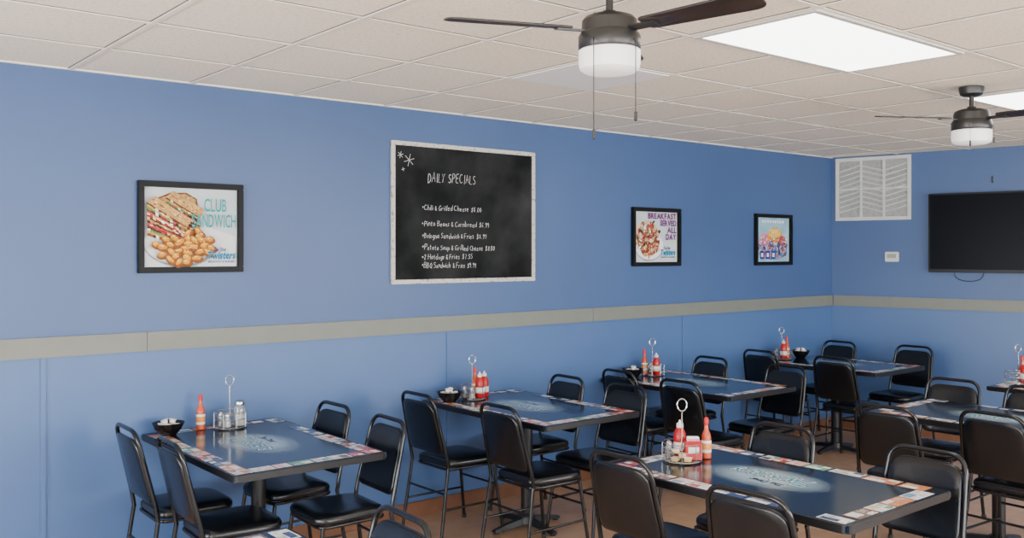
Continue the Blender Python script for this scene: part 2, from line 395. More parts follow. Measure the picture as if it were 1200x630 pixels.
struct(B().box(XF, BX-.02, W-.014, W, 0, .10, M['base'], .003).build('baseboard_left'))
struct(B().box(.02, LB, -.014, 0, 0, .10, M['base'], .003).build('baseboard_back', loc=(BX,5,0), rz=RB))
G0X = 3.09; G0Y = 1.95; S = .61
g = B()
ys = [G0Y+S*k for k in range(-7, 5)]; xs = [G0X+S*k for k in range(-9, 11)]
for y in ys:
    if YR < y < W-.05: g.box(XF, xb(y)-.01, y-.012, y+.012, ZC, ZC+.006, M['tbar'])
for x in xs:
    y1 = W if x < BX else 5.0-(x-BX)/SK
    if y1 < YR: continue
    g.box(x-.012, x+.012, YR, y1-.01, ZC-.0005, ZC+.006, M['tbar'])
g.box(XF, BX-.02, W-.022, W, ZC-.001, ZC+.006, M['tbar'])
struct(g.build('trim_%d' % n)); n += 1
g = B()  # painted shadow strips along both sides of the T-bars
for y in ys:
    if YR < y < W-.05: g.box(XF, xb(y)-.01, y-.0175, y+.0175, ZC+.004, ZC+.0062, M['tbark'])
for x in xs:
    y1 = W if x < BX else 5.0-(x-BX)/SK
    if y1 > YR: g.box(x-.0175, x+.0175, YR, y1-.01, ZC+.0038, ZC+.0061, M['tbark'])
struct(g.build('trim_%d' % n)); n += 1
g = B()
g.box(G0X+.016, G0X+S-.016, G0Y+2*S+.016, G0Y+3*S-.016, ZC-.003, ZC+.006, M['blank'], .001)
tag(g.build('ceiling_panel'), 'smooth bright white blank panel among the speckled ceiling tiles above the chalkboard', 'ceiling panel')
def light(loc, label):
    t = thing('ceiling_light', label, 'ceiling light', loc, 0, None)
    f = B(); a = .6; b_ = .295; w = .026
    f.box(-a, a, -b_, -b_+w, -.006, .004, M['white'], .001).box(-a, a, b_-w, b_, -.006, .004, M['white'], .001).box(-a, -a+w, -b_+w, b_-w, -.006, .004, M['white'], .001).box(a-w, a, -b_+w, b_-w, -.006, .004, M['white'], .001)
    f.build('frame', t)
    B().box(-a+w, a-w, -b_+w, b_-w, -.003, .004, M['panel']).build('diffuser', t)
light((G0X+S, G0Y+S/2, ZC-.001), 'large glowing rectangular ceiling light panel beside the nearer ceiling fan')
light((G0X+S*5, G0Y+S/2, ZC-.001), 'glowing rectangular ceiling light panel behind the farther fan at the right edge')

# ------------------------------------------------------------ chair
def make_chair(label):
    t = thing('dining_chair', label, 'chair')
    ol = [(p.x,p.y) for p in fillet([(-.19,-.17,0),(.19,-.20,0),(.19,.20,0),(-.19,.17,0)], [.07,.12,.12,.07], 7, True)]
    B().pad(ol, lambda u,v,w: Vector((u,v,w)), [(.02,.432),(.004,.436),(0,.446),(.001,.460),(.008,.470),(.025,.477),(.06,.481)], M['vinyl']).build('seat', t, sharp=60)
    ol = [(p.x,p.y) for p in fillet([(-.176,.515,0),(.176,.515,0),(.155,.825,0),(-.155,.825,0)], [.05,.05,.07,.07], 7, True)]
    def bf(u,v,w): return Vector((-.208-(v-.5)*.235-.016*(1-(u/.17)**2)+w, u, v))
    B().pad(ol, bf, [(.04,-.013),(.010,-.012),(.002,-.008),(0,0),(.002,.008),(.010,.012),(.04,.015)], M['vinyl']).build('backrest', t, sharp=60)
    path = fillet([(-.198,-.186,.43),(-.208,-.188,.50),(-.294,-.164,.862),(-.294,.164,.862),(-.208,.188,.50),(-.198,.186,.43)], [0,.03,.075,.075,.03,0], 8)
    B().tube(path, .0105, M['tube'], 10).build('back_frame', t, sharp=60)
    ring = fillet([(-.185,-.165,.424),(.165,-.18,.424),(.165,.18,.424),(-.185,.165,.424)], .06, 5, True)
    B().tube(ring, .009, M['tube'], 8, True).build('seat_frame', t, sharp=60)
    def lerp(a,b,z): k = (a[2]-z)/(a[2]-b[2]); return Vector(a).lerp(Vector(b), k)
    for s in (-1,1):
        fa, fb = (.15,s*.172,.425), (.205,s*.198,.012)
        ra, rb_ = (-.198,s*.186,.445), (-.262,s*.202,.012)
        for a, b_ in ((fa,fb),(ra,rb_)):
            l = B().tube([a, Vector(a).lerp(Vector(b_), .5), b_], .0102, M['tube'], 10).build('leg', t, sharp=60)
            B().lathe([(0,0),(.013,0),(.0145,.004),(.0145,.022),(.0105,.026)], M['rubber'], 12, (b_[0],b_[1],0)).build('foot_cap', l)
        B().tube([lerp(fa,fb,.20), lerp(ra,rb_,.20)], .007, M['tube'], 8).build('stretcher', t, sharp=60)
    B().tube([lerp((.15,-.172,.425),(.205,-.198,.012),.29), lerp((.15,.172,.425),(.205,.198,.012),.29)], .007, M['tube'], 8).build('stretcher', t, sharp=60)
    B().tube([lerp((-.198,-.186,.445),(-.262,-.202,.012),.29), lerp((-.198,.186,.445),(-.262,.202,.012),.29)], .007, M['tube'], 8).build('stretcher', t, sharp=60)
    return t
BASE = 'black vinyl stacking chair '
chairs = [
 (1.70,4.60,0,'left of the leftmost wall table, nearer the blue wall'),
 (1.74,4.13,0,'whose back overlaps the left end of the leftmost wall table'),
 (2.22,4.57,PI,'between leftmost wall table and blue wall, on its right side'),
 (2.22,4.03,PI,'with large visible seat, front right of the leftmost wall table'),
 (3.36,4.60,0,'left of the table under the chalkboard, nearer the wall'),
 (3.46,3.95,0,'left of the table under the chalkboard, farther from the wall'),
 (3.98,4.60,PI,'right of the table under the chalkboard, close to the wall'),
 (3.97,4.03,PI,'right of the table under the chalkboard, nearer the aisle'),
 (5.04,4.56,0,'left of the third wall table, close to the wall'),
 (4.97,3.96,0,'left of the third wall table, nearer the aisle'),
 (5.63,4.70,PI,'right of the third wall table, its top below the breakfast poster'),
 (5.62,4.00,PI,'right of the third wall table, nearer the aisle'),
 (6.93,4.74,0,'left of the farthest wall table, half hidden by the condiments'),
 (6.95,4.08,0,'standing tall in front of the farthest wall table'),
 (7.60,4.76,PI,'squeezed between farthest wall table and room corner'),
 (7.72,4.10,PI,'against the back wall beneath the thermostat'),
 (3.07,2.68,0,'at left corner of the big front table, seen from behind'),
 (2.99,2.00,0,'at bottom centre, its back in front of the big front table'),
 (3.57,2.62,PI,'behind the big front table, only arched top and seat showing'),
 (3.57,1.92,PI,'at the right end of the big front table, facing the camera'),
 (5.06,2.62,0,'with back turned, left end of the printed table near right edge'),
 (5.28,2.12,0,'large at the right edge, back turned before the printed table'),
 (5.83,2.85,PI,'behind the printed table near right edge, below the television'),
 (5.86,2.38,PI,'behind the printed table, cut off by the right photo edge'),
 (1.33,2.52,PI,'with only its curved top tube showing at the bottom edge'),
]
first = None
for x, y, rz, lab in chairs:
    jr = random.uniform(-.06,.06)
    if first is None:
        first = make_chair(BASE+lab); first.location = (x,y,0); first.rotation_euler = (0,0,rz+jr); first['group'] = 'black dining chairs around the tables'
    else: dup(first, BASE+lab, (x,y,0), rz+jr, 'black dining chairs around the tables')

# ------------------------------------------------------------ tables
TH = .75
def make_table(label):
    t = thing('dining_table', label, 'table', group='printed dining tables')
    b = B(); b.box(-.378,.378,-.598,.598, TH-.03, TH-.0008, M['top'], .004)
    z = TH
    def q(x0,x1,y0,y1,m,dz=0): b.poly([(x0,y0,z+dz),(x1,y0,z+dz),(x1,y1,z+dz),(x0,y1,z+dz)], m)
    R = random.Random(15); WH = [AD[0],AD[1],AD[7],AD[9]]; CO = [AD[2],AD[3],AD[4],AD[5],AD[6],AD[8],AD[10],AD[11]]
    def card(x0,x1,y0,y1):
        m = R.choice(WH+WH+CO); q(x0,x1,y0,y1,m); ins = CO if m in WH else WH
        w = (x1-x0); h = (y1-y0)
        q(x0+w*.5,x0+w*.92,y0+h*.08,y0+h*R.uniform(.35,.8),R.choice(ins),.0002)
        if R.random() < .5: q(x0+w*.06,x0+w*.4,y0+h*.62,y0+h*.94,R.choice(ins),.0003)
        for k in range(4):
            xx = x0+w*(.08+.095*k); q(xx,xx+w*.03,y0+h*.1,y0+h*R.uniform(.35,.6),R.choice([AD[10],AD[8],AD[3]]) if m in WH else AD[0],.0002)
    for sx in (-1,1):
        y = -.58
        while y < .53:
            L = R.choice([.07,.09,.12,.16]); L = min(L, .58-y)
            d = R.choice([0,0,.012]); xa, xc = (.285+d,.366) if sx > 0 else (-.366,-.285-d)
            if R.random() < .96: card(xa, xc, y, y+L-R.choice([.004,.006,.012]))
            y += L
    for sy in (-1,1):
        x = -.28
        while x < .24:
            L = R.choice([.08,.11,.15]); L = min(L, .28-x)
            ya, yc = (.505,.58) if sy > 0 else (-.58,-.505)
            if R.random() < .96: card(x, x+L-.006, ya, yc)
            x += L
    b.text('The Diner', lambda u,v: Vector((v,-u,z+.0003)), -.12,.04,.050,.088, M['logo2'], .03, .05, .25)
    b.text('Twisters', lambda u,v: Vector((v,-u,z+.0003)), -.19,.19,-.080,.032, M['logo2'], .085, .06, .25, .15)
    b.text('Twisters', lambda u,v: Vector((v,-u,z+.0005)), -.19,.19,-.080,.032, M['logo3'], .055, .06, .25, .15)
    b.text('Twisters', lambda u,v: Vector((v,-u,z+.0007)), -.19,.19,-.080,.032, M['logo1'], .015, .06, .25, .15)
    b.build('tabletop', t, flatn=True)
    e = B(); o_ = fillet([(-.38,-.60,0),(.38,-.60,0),(.38,.60,0),(-.38,.60,0)], .03, 4, True)
    e2 = [(p.x,p.y) for p in o_]
    bm = e.bm; mi = e.mi(M['iron']); i2 = [(p[0]*.99,p[1]*.9935) for p in e2]
    rings = [[bm.verts.new((x,y,zz)) for x,y in pp] for pp, zz in ((i2,TH-.034),(e2,TH-.032),(e2,TH-.003),(i2,TH-.0005))]
    nn = len(e2)
    for a, c in ((0,1),(1,2),(2,3)):
        for k in range(nn): bm.faces.new((rings[a][k], rings[a][(k+1)%nn], rings[c][(k+1)%nn], rings[c][k]))
    bm.faces.new(rings[0][::-1])
    e.build('edge_band', t)
    B().lathe([(.036,.05),(.036,.70)], M['iron'], 20).build('column', t)
    s = B(); s.lathe([(.10,.695),(.11,.70),(.11,.714),(.04,.716)], M['iron'], 20)
    s.box(-.2,.2,-.03,.03,.705,.716,M['iron'],.002).box(-.03,.03,-.3,.3,.705,.716,M['iron'],.002)
    s.build('top_plate', t)
    s = B(); s.lathe([(0,.07),(.05,.07),(.055,.05),(.06,.03),(0,.03)], M['iron'], 20)
    for k in range(4):
        L = .26; mt = Matrix.Rotation(k*PI/2, 4, 'Z'); tb = bmesh.new()
        sec = [(0.0,.030,.028,.066),(.15,.024,.02,.048),(L,.022,.012,.026)]
        rr = []
        for x,w,z0_,z1_ in sec: rr.append([tb.verts.new(v) for v in ((x,-w,z0_),(x,w,z0_),(x,w*.6,z1_),(x,-w*.6,z1_))])
        for a_, b2 in zip(rr, rr[1:]):
            for j in range(4): tb.faces.new((a_[j],a_[(j+1)%4],b2[(j+1)%4],b2[j]))
        tb.faces.new(rr[0][::-1]); tb.faces.new(rr[-1]); s.merge(tb, M['iron'], mt)
        s.lathe([(0,0),(.018,0),(.018,.014),(0,.014)], M['rubber'], 12, (math.cos(k*PI/2)*(L-.02), math.sin(k*PI/2)*(L-.02),0))
    s.build('base', t)
    return t
TB = [
 (1.98,4.385,0,'dark printed table against the blue wall under the sandwich poster'),
 (3.74,4.385,0,'dark printed table against the wall below the chalkboard'),
 (5.36,4.385,PI,'dark printed table against the wall, third from the left'),
 (7.22,4.385,0,'dark printed table against the wall nearest the room corner'),
 (3.33,2.34,PI,'big dark printed table in the right foreground with condiment caddy'),
 (5.56,2.34,0,'dark printed table behind the foreground one, running off the right edge'),
 (7.18,2.35,0,'dark table farthest right below the television, red bottle on it'),
 (1.07,2.38,0,'corner of a dark printed table at the bottom left edge'),
]
tf = None
for x, y, rz, lab in TB:
    if tf is None: tf = make_table(lab); tf.location = (x,y,0)
    else: dup(tf, lab, (x,y,0), rz, 'printed dining tables')

# ------------------------------------------------------------ table-top things
protos = {}
def place(kind, maker, name, cat, label, loc, rz=0, group=None):
    if kind not in protos:
        t = thing(name, label, cat, loc, rz, group); maker(t); protos[kind] = t; return t
    o = dup(protos[kind], label, loc, rz)
    if group: o['group'] = group
    elif 'group' in o: del o['group']
    return o
def mk_rack(t):
    r = .088; b = B()
    for z in (.006,.05,.085): b.tube([(r*math.cos(2*PI*k/28), r*math.sin(2*PI*k/28), z) for k in range(28)], .0022, M['chrome'], 6, True)
    for k in range(8):
        a = 2*PI*(k+.5)/8; b.tube([(r*math.cos(a), r*math.sin(a), z) for z in (.006,.085)], .002, M['chrome'], 6)
    b.build('basket', t)
    b = B()
    for k in range(-3,4):
        x = k*.022; y = math.sqrt(r*r-x*x); b.tube([(x,-y,.006),(x,y,.006)], .0018, M['chrome'], 6)
    b.tube([(-r,0,.009),(r,0,.009)], .002, M['chrome'], 6)
    b.build('floor_grid', t)
    b = B(); b.tube([(0,0,.006),(0,0,.225)], .0032, M['chrome'], 8)
    ca, sa = math.cos(-.95), math.sin(-.95)
    b.tube([(ca*.022*math.sin(2*PI*k/20), sa*.022*math.sin(2*PI*k/20), .253-.028*math.cos(2*PI*k/20)) for k in range(20)], .003, M['chrome'], 8, True)
    b.build('handle', t)
def mk_ketchup(t):
    B().lathe([(0,0),(.026,0),(.029,.005),(.029,.085),(.027,.105),(.018,.125),(.014,.132),(0,.132)], M['red'], 20).build('bottle_body', t)
    B().lathe([(.0295,.030),(.0300,.031),(.0300,.066),(.0295,.067)], M['label'], 20).build('bottle_label', t)
    B().lathe([(0,.132),(.015,.132),(.016,.136),(.015,.150),(.006,.154),(.004,.166),(0,.166)], M['label'], 16).build('cap', t)
def mk_sauce(t):
    B().lathe([(0,0),(.019,0),(.022,.004),(.022,.095),(.019,.112),(.010,.130),(.009,.155),(0,.155)], M['sauce'], 20).build('bottle_body', t)
    l = B().lathe([(.0225,.028),(.0230,.029),(.0230,.082),(.0225,.083)], M['label'], 20)
    l.lathe([(.0231,.042),(.0234,.043),(.0234,.070),(.0231,.071)], M['labely'], 20); l.build('bottle_label', t)
    B().lathe([(0,.155),(.0105,.155),(.0115,.158),(.0105,.182),(.006,.188),(0,.188)], M['redcap'], 16).build('cap', t)
def mk_shaker(fill):
    def f(t):
        g_ = B().lathe([(0,0),(.017,0),(.019,.003),(.016,.05),(.015,.056),(0,.056)], M['glass'], 12).build('glass_body', t)
        B().lathe([(0,.003),(.0160,.003),(.0150,.034),(0,.036)], M[fill], 12).build('fill', g_)
        B().lathe([(0,.056),(.016,.056),(.0165,.06),(.015,.070),(.009,.077),(0,.078)], M['chrome'], 14).build('lid', t)
    return f
def mk_sugar(t):
    g_ = B().lathe([(0,0),(.030,0),(.033,.004),(.034,.05),(.030,.095),(.026,.11),(0,.11)], M['glass'], 12).build('glass_body', t)
    B().lathe([(0,.004),(.029,.004),(.030,.06),(0,.064)], M['sugar'], 12).build('sugar_fill', g_)
    B().lathe([(0,.11),(.027,.11),(.028,.114),(.025,.128),(.014,.136),(0,.138)], M['chrome'], 20).build('lid', t)
def mk_bowl(t):
    B().lathe([(0,0),(.040,0),(.042,.006),(.046,.009),(.068,.035),(.080,.062),(.0815,.065),(.078,.065),(.066,.038),(.044,.014),(0,.012)], M['ceram'], 32).build('bowl_body', t)
def mk_cup(t):
    B().lathe([(0,0),(.013,0),(.0165,.017),(.019,.018),(.019,.0195),(.0165,.02)], M['cream'], 14).build('cup_body', t)
    B().lathe([(0,.0205),(.018,.0205),(.0185,.0212),(0,.0216)], M['foil'], 14).build('foil_lid', t)
def mk_jam(t):
    B().box(-.02,.02,-.015,.015,0,.014,M['jam'],.003).build('tub_body', t)
    B().box(-.022,.022,-.017,.017,.014,.0155,M['foil'],.0005).build('foil_lid', t)
def mk_holder(t):
    b = B(); w,d,h,k = .036,.020,.085,.002
    b.box(-w,w,-d,d,0,.003,M['red'],.0005).box(-w,w,-d,-d+k,.003,h,M['red'],.0005).box(-w,w,d-k,d,.003,h,M['red'],.0005).box(-w,-w+k,-d+k,d-k,.003,h,M['red'],.0005).box(w-k,w,-d+k,d-k,.003,h,M['red'],.0005)
    b.build('holder_body', t)
    B().box(-.024,.024,-.0206,-.0199,.030,.058,M['label']).build('front_label', t)
def mk_packet(t):
    B().box(-.026,.026,-.0014,.0014,0,.098,M['packet'],.0006).build('paper_sleeve', t)
    B().box(-.024,.024,-.0017,.0017,.080,.092,M['p_pink'],.0002).build('printed_band', t)
Z = TH+.0008
def rack(x,y,where,rz=0): place('rack', mk_rack, 'condiment_rack', 'condiment rack', 'chrome wire condiment rack with tall loop handle on the '+where, (x,y,Z), rz)
def bowl(x,y,where,n=7):
    place('bowl', mk_bowl, 'bowl', 'bowl', 'small black bowl of creamers on the '+where, (x,y,Z))
    grp = 'creamers in the bowl on the '+where
    for k in range(n):
        a = 2*PI*k/max(1,n-2)+x
        if k < n-2: p = (x+.040*math.cos(a), y+.040*math.sin(a), Z+.040)
        else: p = (x+.018*math.cos(a*2), y+.018*math.sin(a*2), Z+.062)
        o = place('cup', mk_cup, 'creamer_cup', 'creamer cup', 'white creamer cup heaped in the black bowl on the '+where, p, a, grp)
        o.rotation_euler = (random.uniform(-.5,.5), random.uniform(-.5,.5), a)
def ketchup(x,y,lab,dz=.010): place('ketchup', mk_ketchup, 'ketchup_bottle', 'ketchup bottle', lab, (x,y,Z+dz))
def sauce(x,y,lab,dz=.0): place('sauce', mk_sauce, 'hot_sauce_bottle', 'sauce bottle', lab, (x,y,Z+dz))
def salt(x,y,lab,dz=.010): place('salt', mk_shaker('sugar'), 'salt_shaker', 'salt shaker', lab, (x,y,Z+dz))
def pepper(x,y,lab,dz=.010): place('pepper', mk_shaker('pepper'), 'pepper_shaker', 'pepper shaker', lab, (x,y,Z+dz))
def sugar(x,y,lab,dz=.010): place('sug', mk_sugar, 'sugar_dispenser', 'sugar dispenser', lab, (x,y,Z+dz))
t1 = 'leftmost wall table'; t2 = 'wall table below the chalkboard'; t3 = 'third wall table'; t4 = 'wall table nearest the corner'; t5 = 'big foreground table'; t7 = 'farthest right table'
bowl(1.70,4.86,t1); sauce(1.885,4.90,'hot sauce bottle with red cap standing alone on the '+t1)
rack(2.03,4.86,t1,.4); sugar(2.075,4.835,'glass sugar dispenser with metal lid in the rack on the '+t1); salt(2.00,4.82,'salt shaker in the rack on the '+t1); pepper(1.985,4.875,'pepper shaker in the rack on the '+t1)
bowl(3.45,4.80,t2); rack(3.63,4.80,t2,.6); ketchup(3.665,4.765,'red ketchup bottle in the front of the rack on the '+t2); sauce(3.678,4.833,'hot sauce bottle in the rack on the '+t2,.01); salt(3.60,4.762,'salt shaker in the rack on the '+t2); pepper(3.585,4.825,'pepper shaker in the rack on the '+t2)
ketchup(3.76,4.84,'red ketchup bottle standing right of the rack on the '+t2,0)
bowl(5.20,4.86,t3); rack(5.40,4.84,t3,.3); ketchup(5.39,4.79,'red ketchup bottle in the rack on the '+t3); salt(5.455,4.84,'salt shaker in the rack on the '+t3); pepper(5.43,4.89,'pepper shaker in the rack on the '+t3)
sauce(5.36,4.885,'hot sauce bottle in the rack on the '+t3,.01)
bowl(7.33,4.80,t4,6); rack(7.10,4.84,t4,.3); ketchup(7.07,4.80,'red ketchup bottle in the rack on the '+t4); sauce(7.15,4.82,'hot sauce bottle in the rack on the '+t4,.01); salt(7.10,4.895,'salt shaker in the rack on the '+t4)
rx, ry = 3.29, 2.77
rack(rx,ry,t5,.3)
hd = -39.55*PI/180
place('holder', mk_holder, 'packet_holder', 'packet holder', 'small red plastic packet holder standing in the foreground table rack', (rx+.028,ry-.040,Z+.010), hd)
for k in range(6):
    o = place('packet', mk_packet, 'sugar_packet', 'sugar packet', 'white and pink sugar packet upright in the red packet holder', (rx+.028-math.sin(hd)*(k*.0052-.013), ry-.040+math.cos(hd)*(k*.0052-.013), Z+.0135), hd, 'sugar packets in the red holder')
sauce(rx+.13,ry-.035,'hot sauce bottle with red cap standing beside the rack on the '+t5)
ketchup(rx+.035,ry+.042,'red ketchup bottle with white label in the rack on the '+t5)
pepper(rx-.030,ry+.052,'pepper shaker in the rack on the '+t5)
for k,(dx,dy,dz) in enumerate([(-.052,-.008,.010),(-.022,-.055,.010),(-.030,-.028,.026),(-.05,-.004,.042)]):
    place('jam', mk_jam, 'jam_tub', 'jam tub', 'little foil-lidded jam tub heaped in the rack on the '+t5, (rx+dx,ry+dy,Z+dz), .3+k*.2, 'jam tubs in the foreground rack')
rack(7.09,2.85,t7,.3); ketchup(7.075,2.80,'red ketchup bottle in the rack on the '+t7); sauce(7.135,2.84,'hot sauce bottle in the rack on the '+t7,.01)

# ------------------------------------------------------------ wall art
def frame_mesh(w,h,t,d,m,bev=.003):
    b = B(); b.box(-w/2,w/2,-d,0,h/2-t,h/2,m,bev).box(-w/2,w/2,-d,0,-h/2,-h/2+t,m,bev).box(-w/2,-w/2+t,-d,0,-h/2+t,h/2-t,m,bev).box(w/2-t,w/2,-d,0,-h/2+t,h/2-t,m,bev); return b
class Art:
    def __init__(s, w, h, bg): s.b = B(); s.d = -.007; s.w = w; s.h = h; s.rect(-w/2,w/2,-h/2,h/2,bg)
    def lay(s): s.d -= .00005; return s.d
    def pl(s, pts, m): d = s.lay(); s.b.poly([(x,d,z) for x,z in pts], m)
    def rect(s,x0,x1,z0,z1,m): s.pl([(x0,z0),(x1,z0),(x1,z1),(x0,z1)], m)
    def ell(s,cx,cz,rx,rz,m,rot=0,n=20,rag=0):
        p = []
        for k in range(n):
            a = 2*PI*k/n; q = 1+random.uniform(-rag,rag); x = rx*q*math.cos(a); z = rz*q*math.sin(a)
            p.append((cx+x*math.cos(rot)-z*math.sin(rot), cz+x*math.sin(rot)+z*math.cos(rot)))
        s.pl(p, m)
    def txt(s,st,u0,u1,v0,v1,m,off=.01,jit=0,slant=0,gap=.11): s.d -= .0002; d = s.lay(); s.b.text(st, lambda u,v: Vector((u,d,v)), u0,u1,v0,v1,m,off,jit,slant,gap)
    def logo(s,cx,cz,k):
        s.txt('The Diner', cx-.05*k, cx+.03*k, cz+.022*k, cz+.048*k, M['p_navy'], .03, .04, .2)
        s.txt('Twisters', cx-.090*k, cx+.090*k, cz-.026*k, cz+.020*k, M['p_cyan'], .07, .05, .2)
        s.txt('Twisters', cx-.090*k, cx+.090*k, cz-.026*k, cz+.020*k, M['p_navy'], .01, .05, .2)
        s.txt('BREAKFAST & BURGERS', cx-.088*k, cx+.088*k, cz-.049*k, cz-.036*k, M['p_navy'], .03)
def poster(x0,x1,z0,z1,label,draw):
    w = x1-x0; h = z1-z0
    t = thing('framed_poster', label, 'poster', ((x0+x1)/2, W, (z0+z1)/2))
    b = frame_mesh(w,h,.032,.030,M['pblack']); b.box(-w/2+.01,w/2-.01,-.006,0,-h/2+.01,h/2-.01,M['pblack']); b.build('frame', t)
    a = Art(w-.062, h-.062, M['p_bg']); draw(a); a.b.build('print', t, flatn=True)
def px1(x,y): return ((x-222.5)/224, (265.5-y)/220)
def draw1(a):
    a.pl([px1(*p) for p in ((167,268),(167,312),(278,312),(278,276),(235,262))], M['p_plate'])
    a.ell(*px1(207,289), .185, .105, M['p_shadow'], -.1, 32); a.ell(*px1(206,287), .180, .102, M['p_white'], -.1, 32); a.ell(*px1(207,287), .155, .085, M['p_plate'], -.1, 28)
    a.pl([px1(*p) for p in ((180,232),(196,225),(216,224),(229,231),(231,242),(222,258),(200,258))], M['p_crust'])
    a.pl([px1(*p) for p in ((184,232),(198,227),(215,226),(227,232),(228,241),(220,255),(203,252))], M['p_bread'])
    R = random.Random(2)
    for k in range(60):
        x = R.uniform(190,224); y = R.uniform(229,248); a.ell(*px1(x,y), R.uniform(.003,.012), R.uniform(.002,.006), M[R.choice(['p_crust','p_cheese','p_toth','p_bread'])], R.uniform(0,3), 8, .2)
    seq = ['p_crust','p_bread','p_let','p_dark','p_ham','p_cheese','p_tom','p_dark','p_bread','p_dark','p_ham','p_tom','p_dark','p_let','p_bread','p_crust']
    for (x0,y0,x1,y1) in ((191,230,232,253),(168,237,215,265)):
        for k, m in enumerate(seq):
            t = 2.35
            for j in range(14):
                u0 = j/14; u1 = (j+1)/14; w0 = R.uniform(-.9,.9); w1 = R.uniform(-.9,.9)
                X0 = x0+(x1-x0)*u0; X1 = x0+(x1-x0)*u1; Y0 = y0+(y1-y0)*u0+k*t*(1-.35*u0); Y1 = y0+(y1-y0)*u1+k*t*(1-.35*u1)
                mm = m if R.random() < .70 else R.choice(['p_crust','p_ham','p_cheese','p_tom','p_dark','p_white'])
                a.pl([px1(*p) for p in ((X0,Y0+w0),(X1+.4,Y1+w1),(X1+.4,Y1+t+1),(X0,Y0+t+1))], M[mm])
        a.pl([px1(*p) for p in ((x0,y0),(x0+9,y0-7),(x1+5,y1-9),(x1,y1))], M['p_bread'])
        for k in range(22):
            u = R.random(); x = x0+(x1-x0)*u+R.uniform(1,6); y = y0+(y1-y0)*u-R.uniform(1,5); a.ell(*px1(x,y), R.uniform(.003,.010), R.uniform(.002,.004), M[R.choice(['p_crust','p_toth','p_crust','p_cheese'])], -.5, 8, .2)
    pts = []
    for k in range(900):
        x = R.uniform(176,245); y = R.uniform(262,308)
        if ((x-211)/34)**2+((y-287)/20)**2 > 1: continue
        if x < 214 and y < 278-(214-x)*.05: continue
        if all(((x-p[0])*.8)**2+((y-p[1])*1.2)**2 > 40 for p in pts): pts.append((x,y))
    pts.sort(key=lambda p: p[1])
    for x,y in pts:
        r = R.uniform(-.9,.9); e = R.uniform(1.0,1.3); n_ = R.choice([5,6,7])
        a.ell(*px1(x+.6,y+1.2), .029*e,.020, M['p_crust'], r, 12, .06); a.ell(*px1(x,y), .027*e,.018, M['p_tot2'], r, n_+3, .10); a.ell(*px1(x-.5,y-.8), .022*e,.013, M['p_tot'], r, n_+2, .12); a.ell(*px1(x-1,y-2.0), .012*e,.005, M['p_toth'], r, n_, .15)
    for k in range(26):
        x = R.uniform(184,240); y = R.uniform(270,304); a.ell(*px1(x,y), R.uniform(.003,.007),.003, M[R.choice(['p_let','p_crust','p_cheese'])], R.uniform(0,3), 6)
    a.txt('CLUB', px1(235,0)[0], px1(263,0)[0], px1(0,246)[1], px1(0,231)[1], M['p_teal'], .012)
    a.txt('SANDWICH', px1(220,0)[0], px1(275,0)[0], px1(0,265)[1], px1(0,249.5)[1], M['p_teal'], .012)
    a.logo(px1(257,0)[0], px1(0,298)[1], .86)
def draw2(a):
    R = random.Random(9)
    a.ell(-.10,-.03,.145,.165,M['p_warm'],0,26); 
    a.ell(-.08,-.08,.165,.110,M['p_shadow'],0,26); a.ell(-.08,-.07,.165,.110,M['p_white'],0,26)
    a.ell(-.10,-.02,.130,.145,M['p_heap'],.3,26,.12)
    for k in range(130):
        x = R.gauss(-.10,.058); z = R.gauss(-.02,.065)
        if abs(x+.10) > .135 or z > .125 or z < -.17: continue
        a.ell(x,z,R.uniform(.008,.026),R.uniform(.006,.016),M[R.choice(['p_ham','p_tom','p_dark','p_heap','p_bread','p_heap','p_crust','p_cheese','p_white'])],R.uniform(0,3),9,.2)
    for st,u0,v in (('BREAKFAST',-.10,.145),('SERVED',.045,.09),('ALL',.13,.035),('DAY',.11,-.02)):
        a.txt(st,u0,.235,v,v+.044,M['p_plum'],.035)
    a.logo(.135,-.12,.95)
def draw3(a):
    R = random.Random(11)
    a.rect(-.245,.245,-.20,.205,M['p_sky']); a.ell(.0,-.07,.23,.115,M['p_mix'],0,28,.06)
    a.ell(-.13,.0,.08,.055,M['p_pink'],.3,18,.1); a.ell(.03,.045,.110,.066,M['p_tot'],.05,20,.06); a.ell(.025,.06,.09,.045,M['p_toth'],.05,18,.08); a.ell(.03,.075,.045,.018,M['p_cheese'],.1,14,.1)
    a.ell(.15,-.01,.06,.045,M['p_ham'],-.2,16,.1)
    for k in range(90):
        x = R.uniform(-.20,.20); z = R.uniform(-.16,.02)
        a.ell(x,z,R.uniform(.005,.016),R.uniform(.004,.011),M[R.choice(['p_mix','p_pink','p_blue','p_white','p_tom','p_mix','p_cheese'])],R.uniform(0,3),7,.3)
    for k in range(3): a.rect(-.20+k*.085,-.14+k*.085,-.175,-.10,M['p_blue']); a.rect(-.185+k*.085,-.155+k*.085,-.155,-.12,M['p_white'])
    for k in range(9): a.ell(-.16+k*.038,.165,.013,.016,M['p_white'],0,5+k%3,.2)
poster(1.584,2.158,1.588,2.075,'black framed poster of a club sandwich with golden potato bites',draw1)
poster(5.33,5.90,1.587,2.05,'black framed breakfast poster with purple lettering over a food heap',draw2)
poster(6.91,7.47,1.58,2.04,'black framed pale blue poster with orange food, nearest the corner',draw3)
x0,x1,z0,z1 = 3.135,4.328,1.496,2.403; cx = (x0+x1)/2; cz = (z0+z1)/2
t = thing('chalkboard', 'large black chalkboard in distressed white frame listing daily specials', 'chalkboard', (cx,W,cz))
frame_mesh(x1-x0,z1-z0,.027,.022,M['distress'],.004).build('frame', t)
B().box(-(x1-x0)/2+.024,(x1-x0)/2-.024,-.010,-.001,-(z1-z0)/2+.024,(z1-z0)/2-.024,M['board']).build('board', t)
def cf(u,v): return Vector((u-cx,-.0106,v-cz))
RH = random.Random(21)
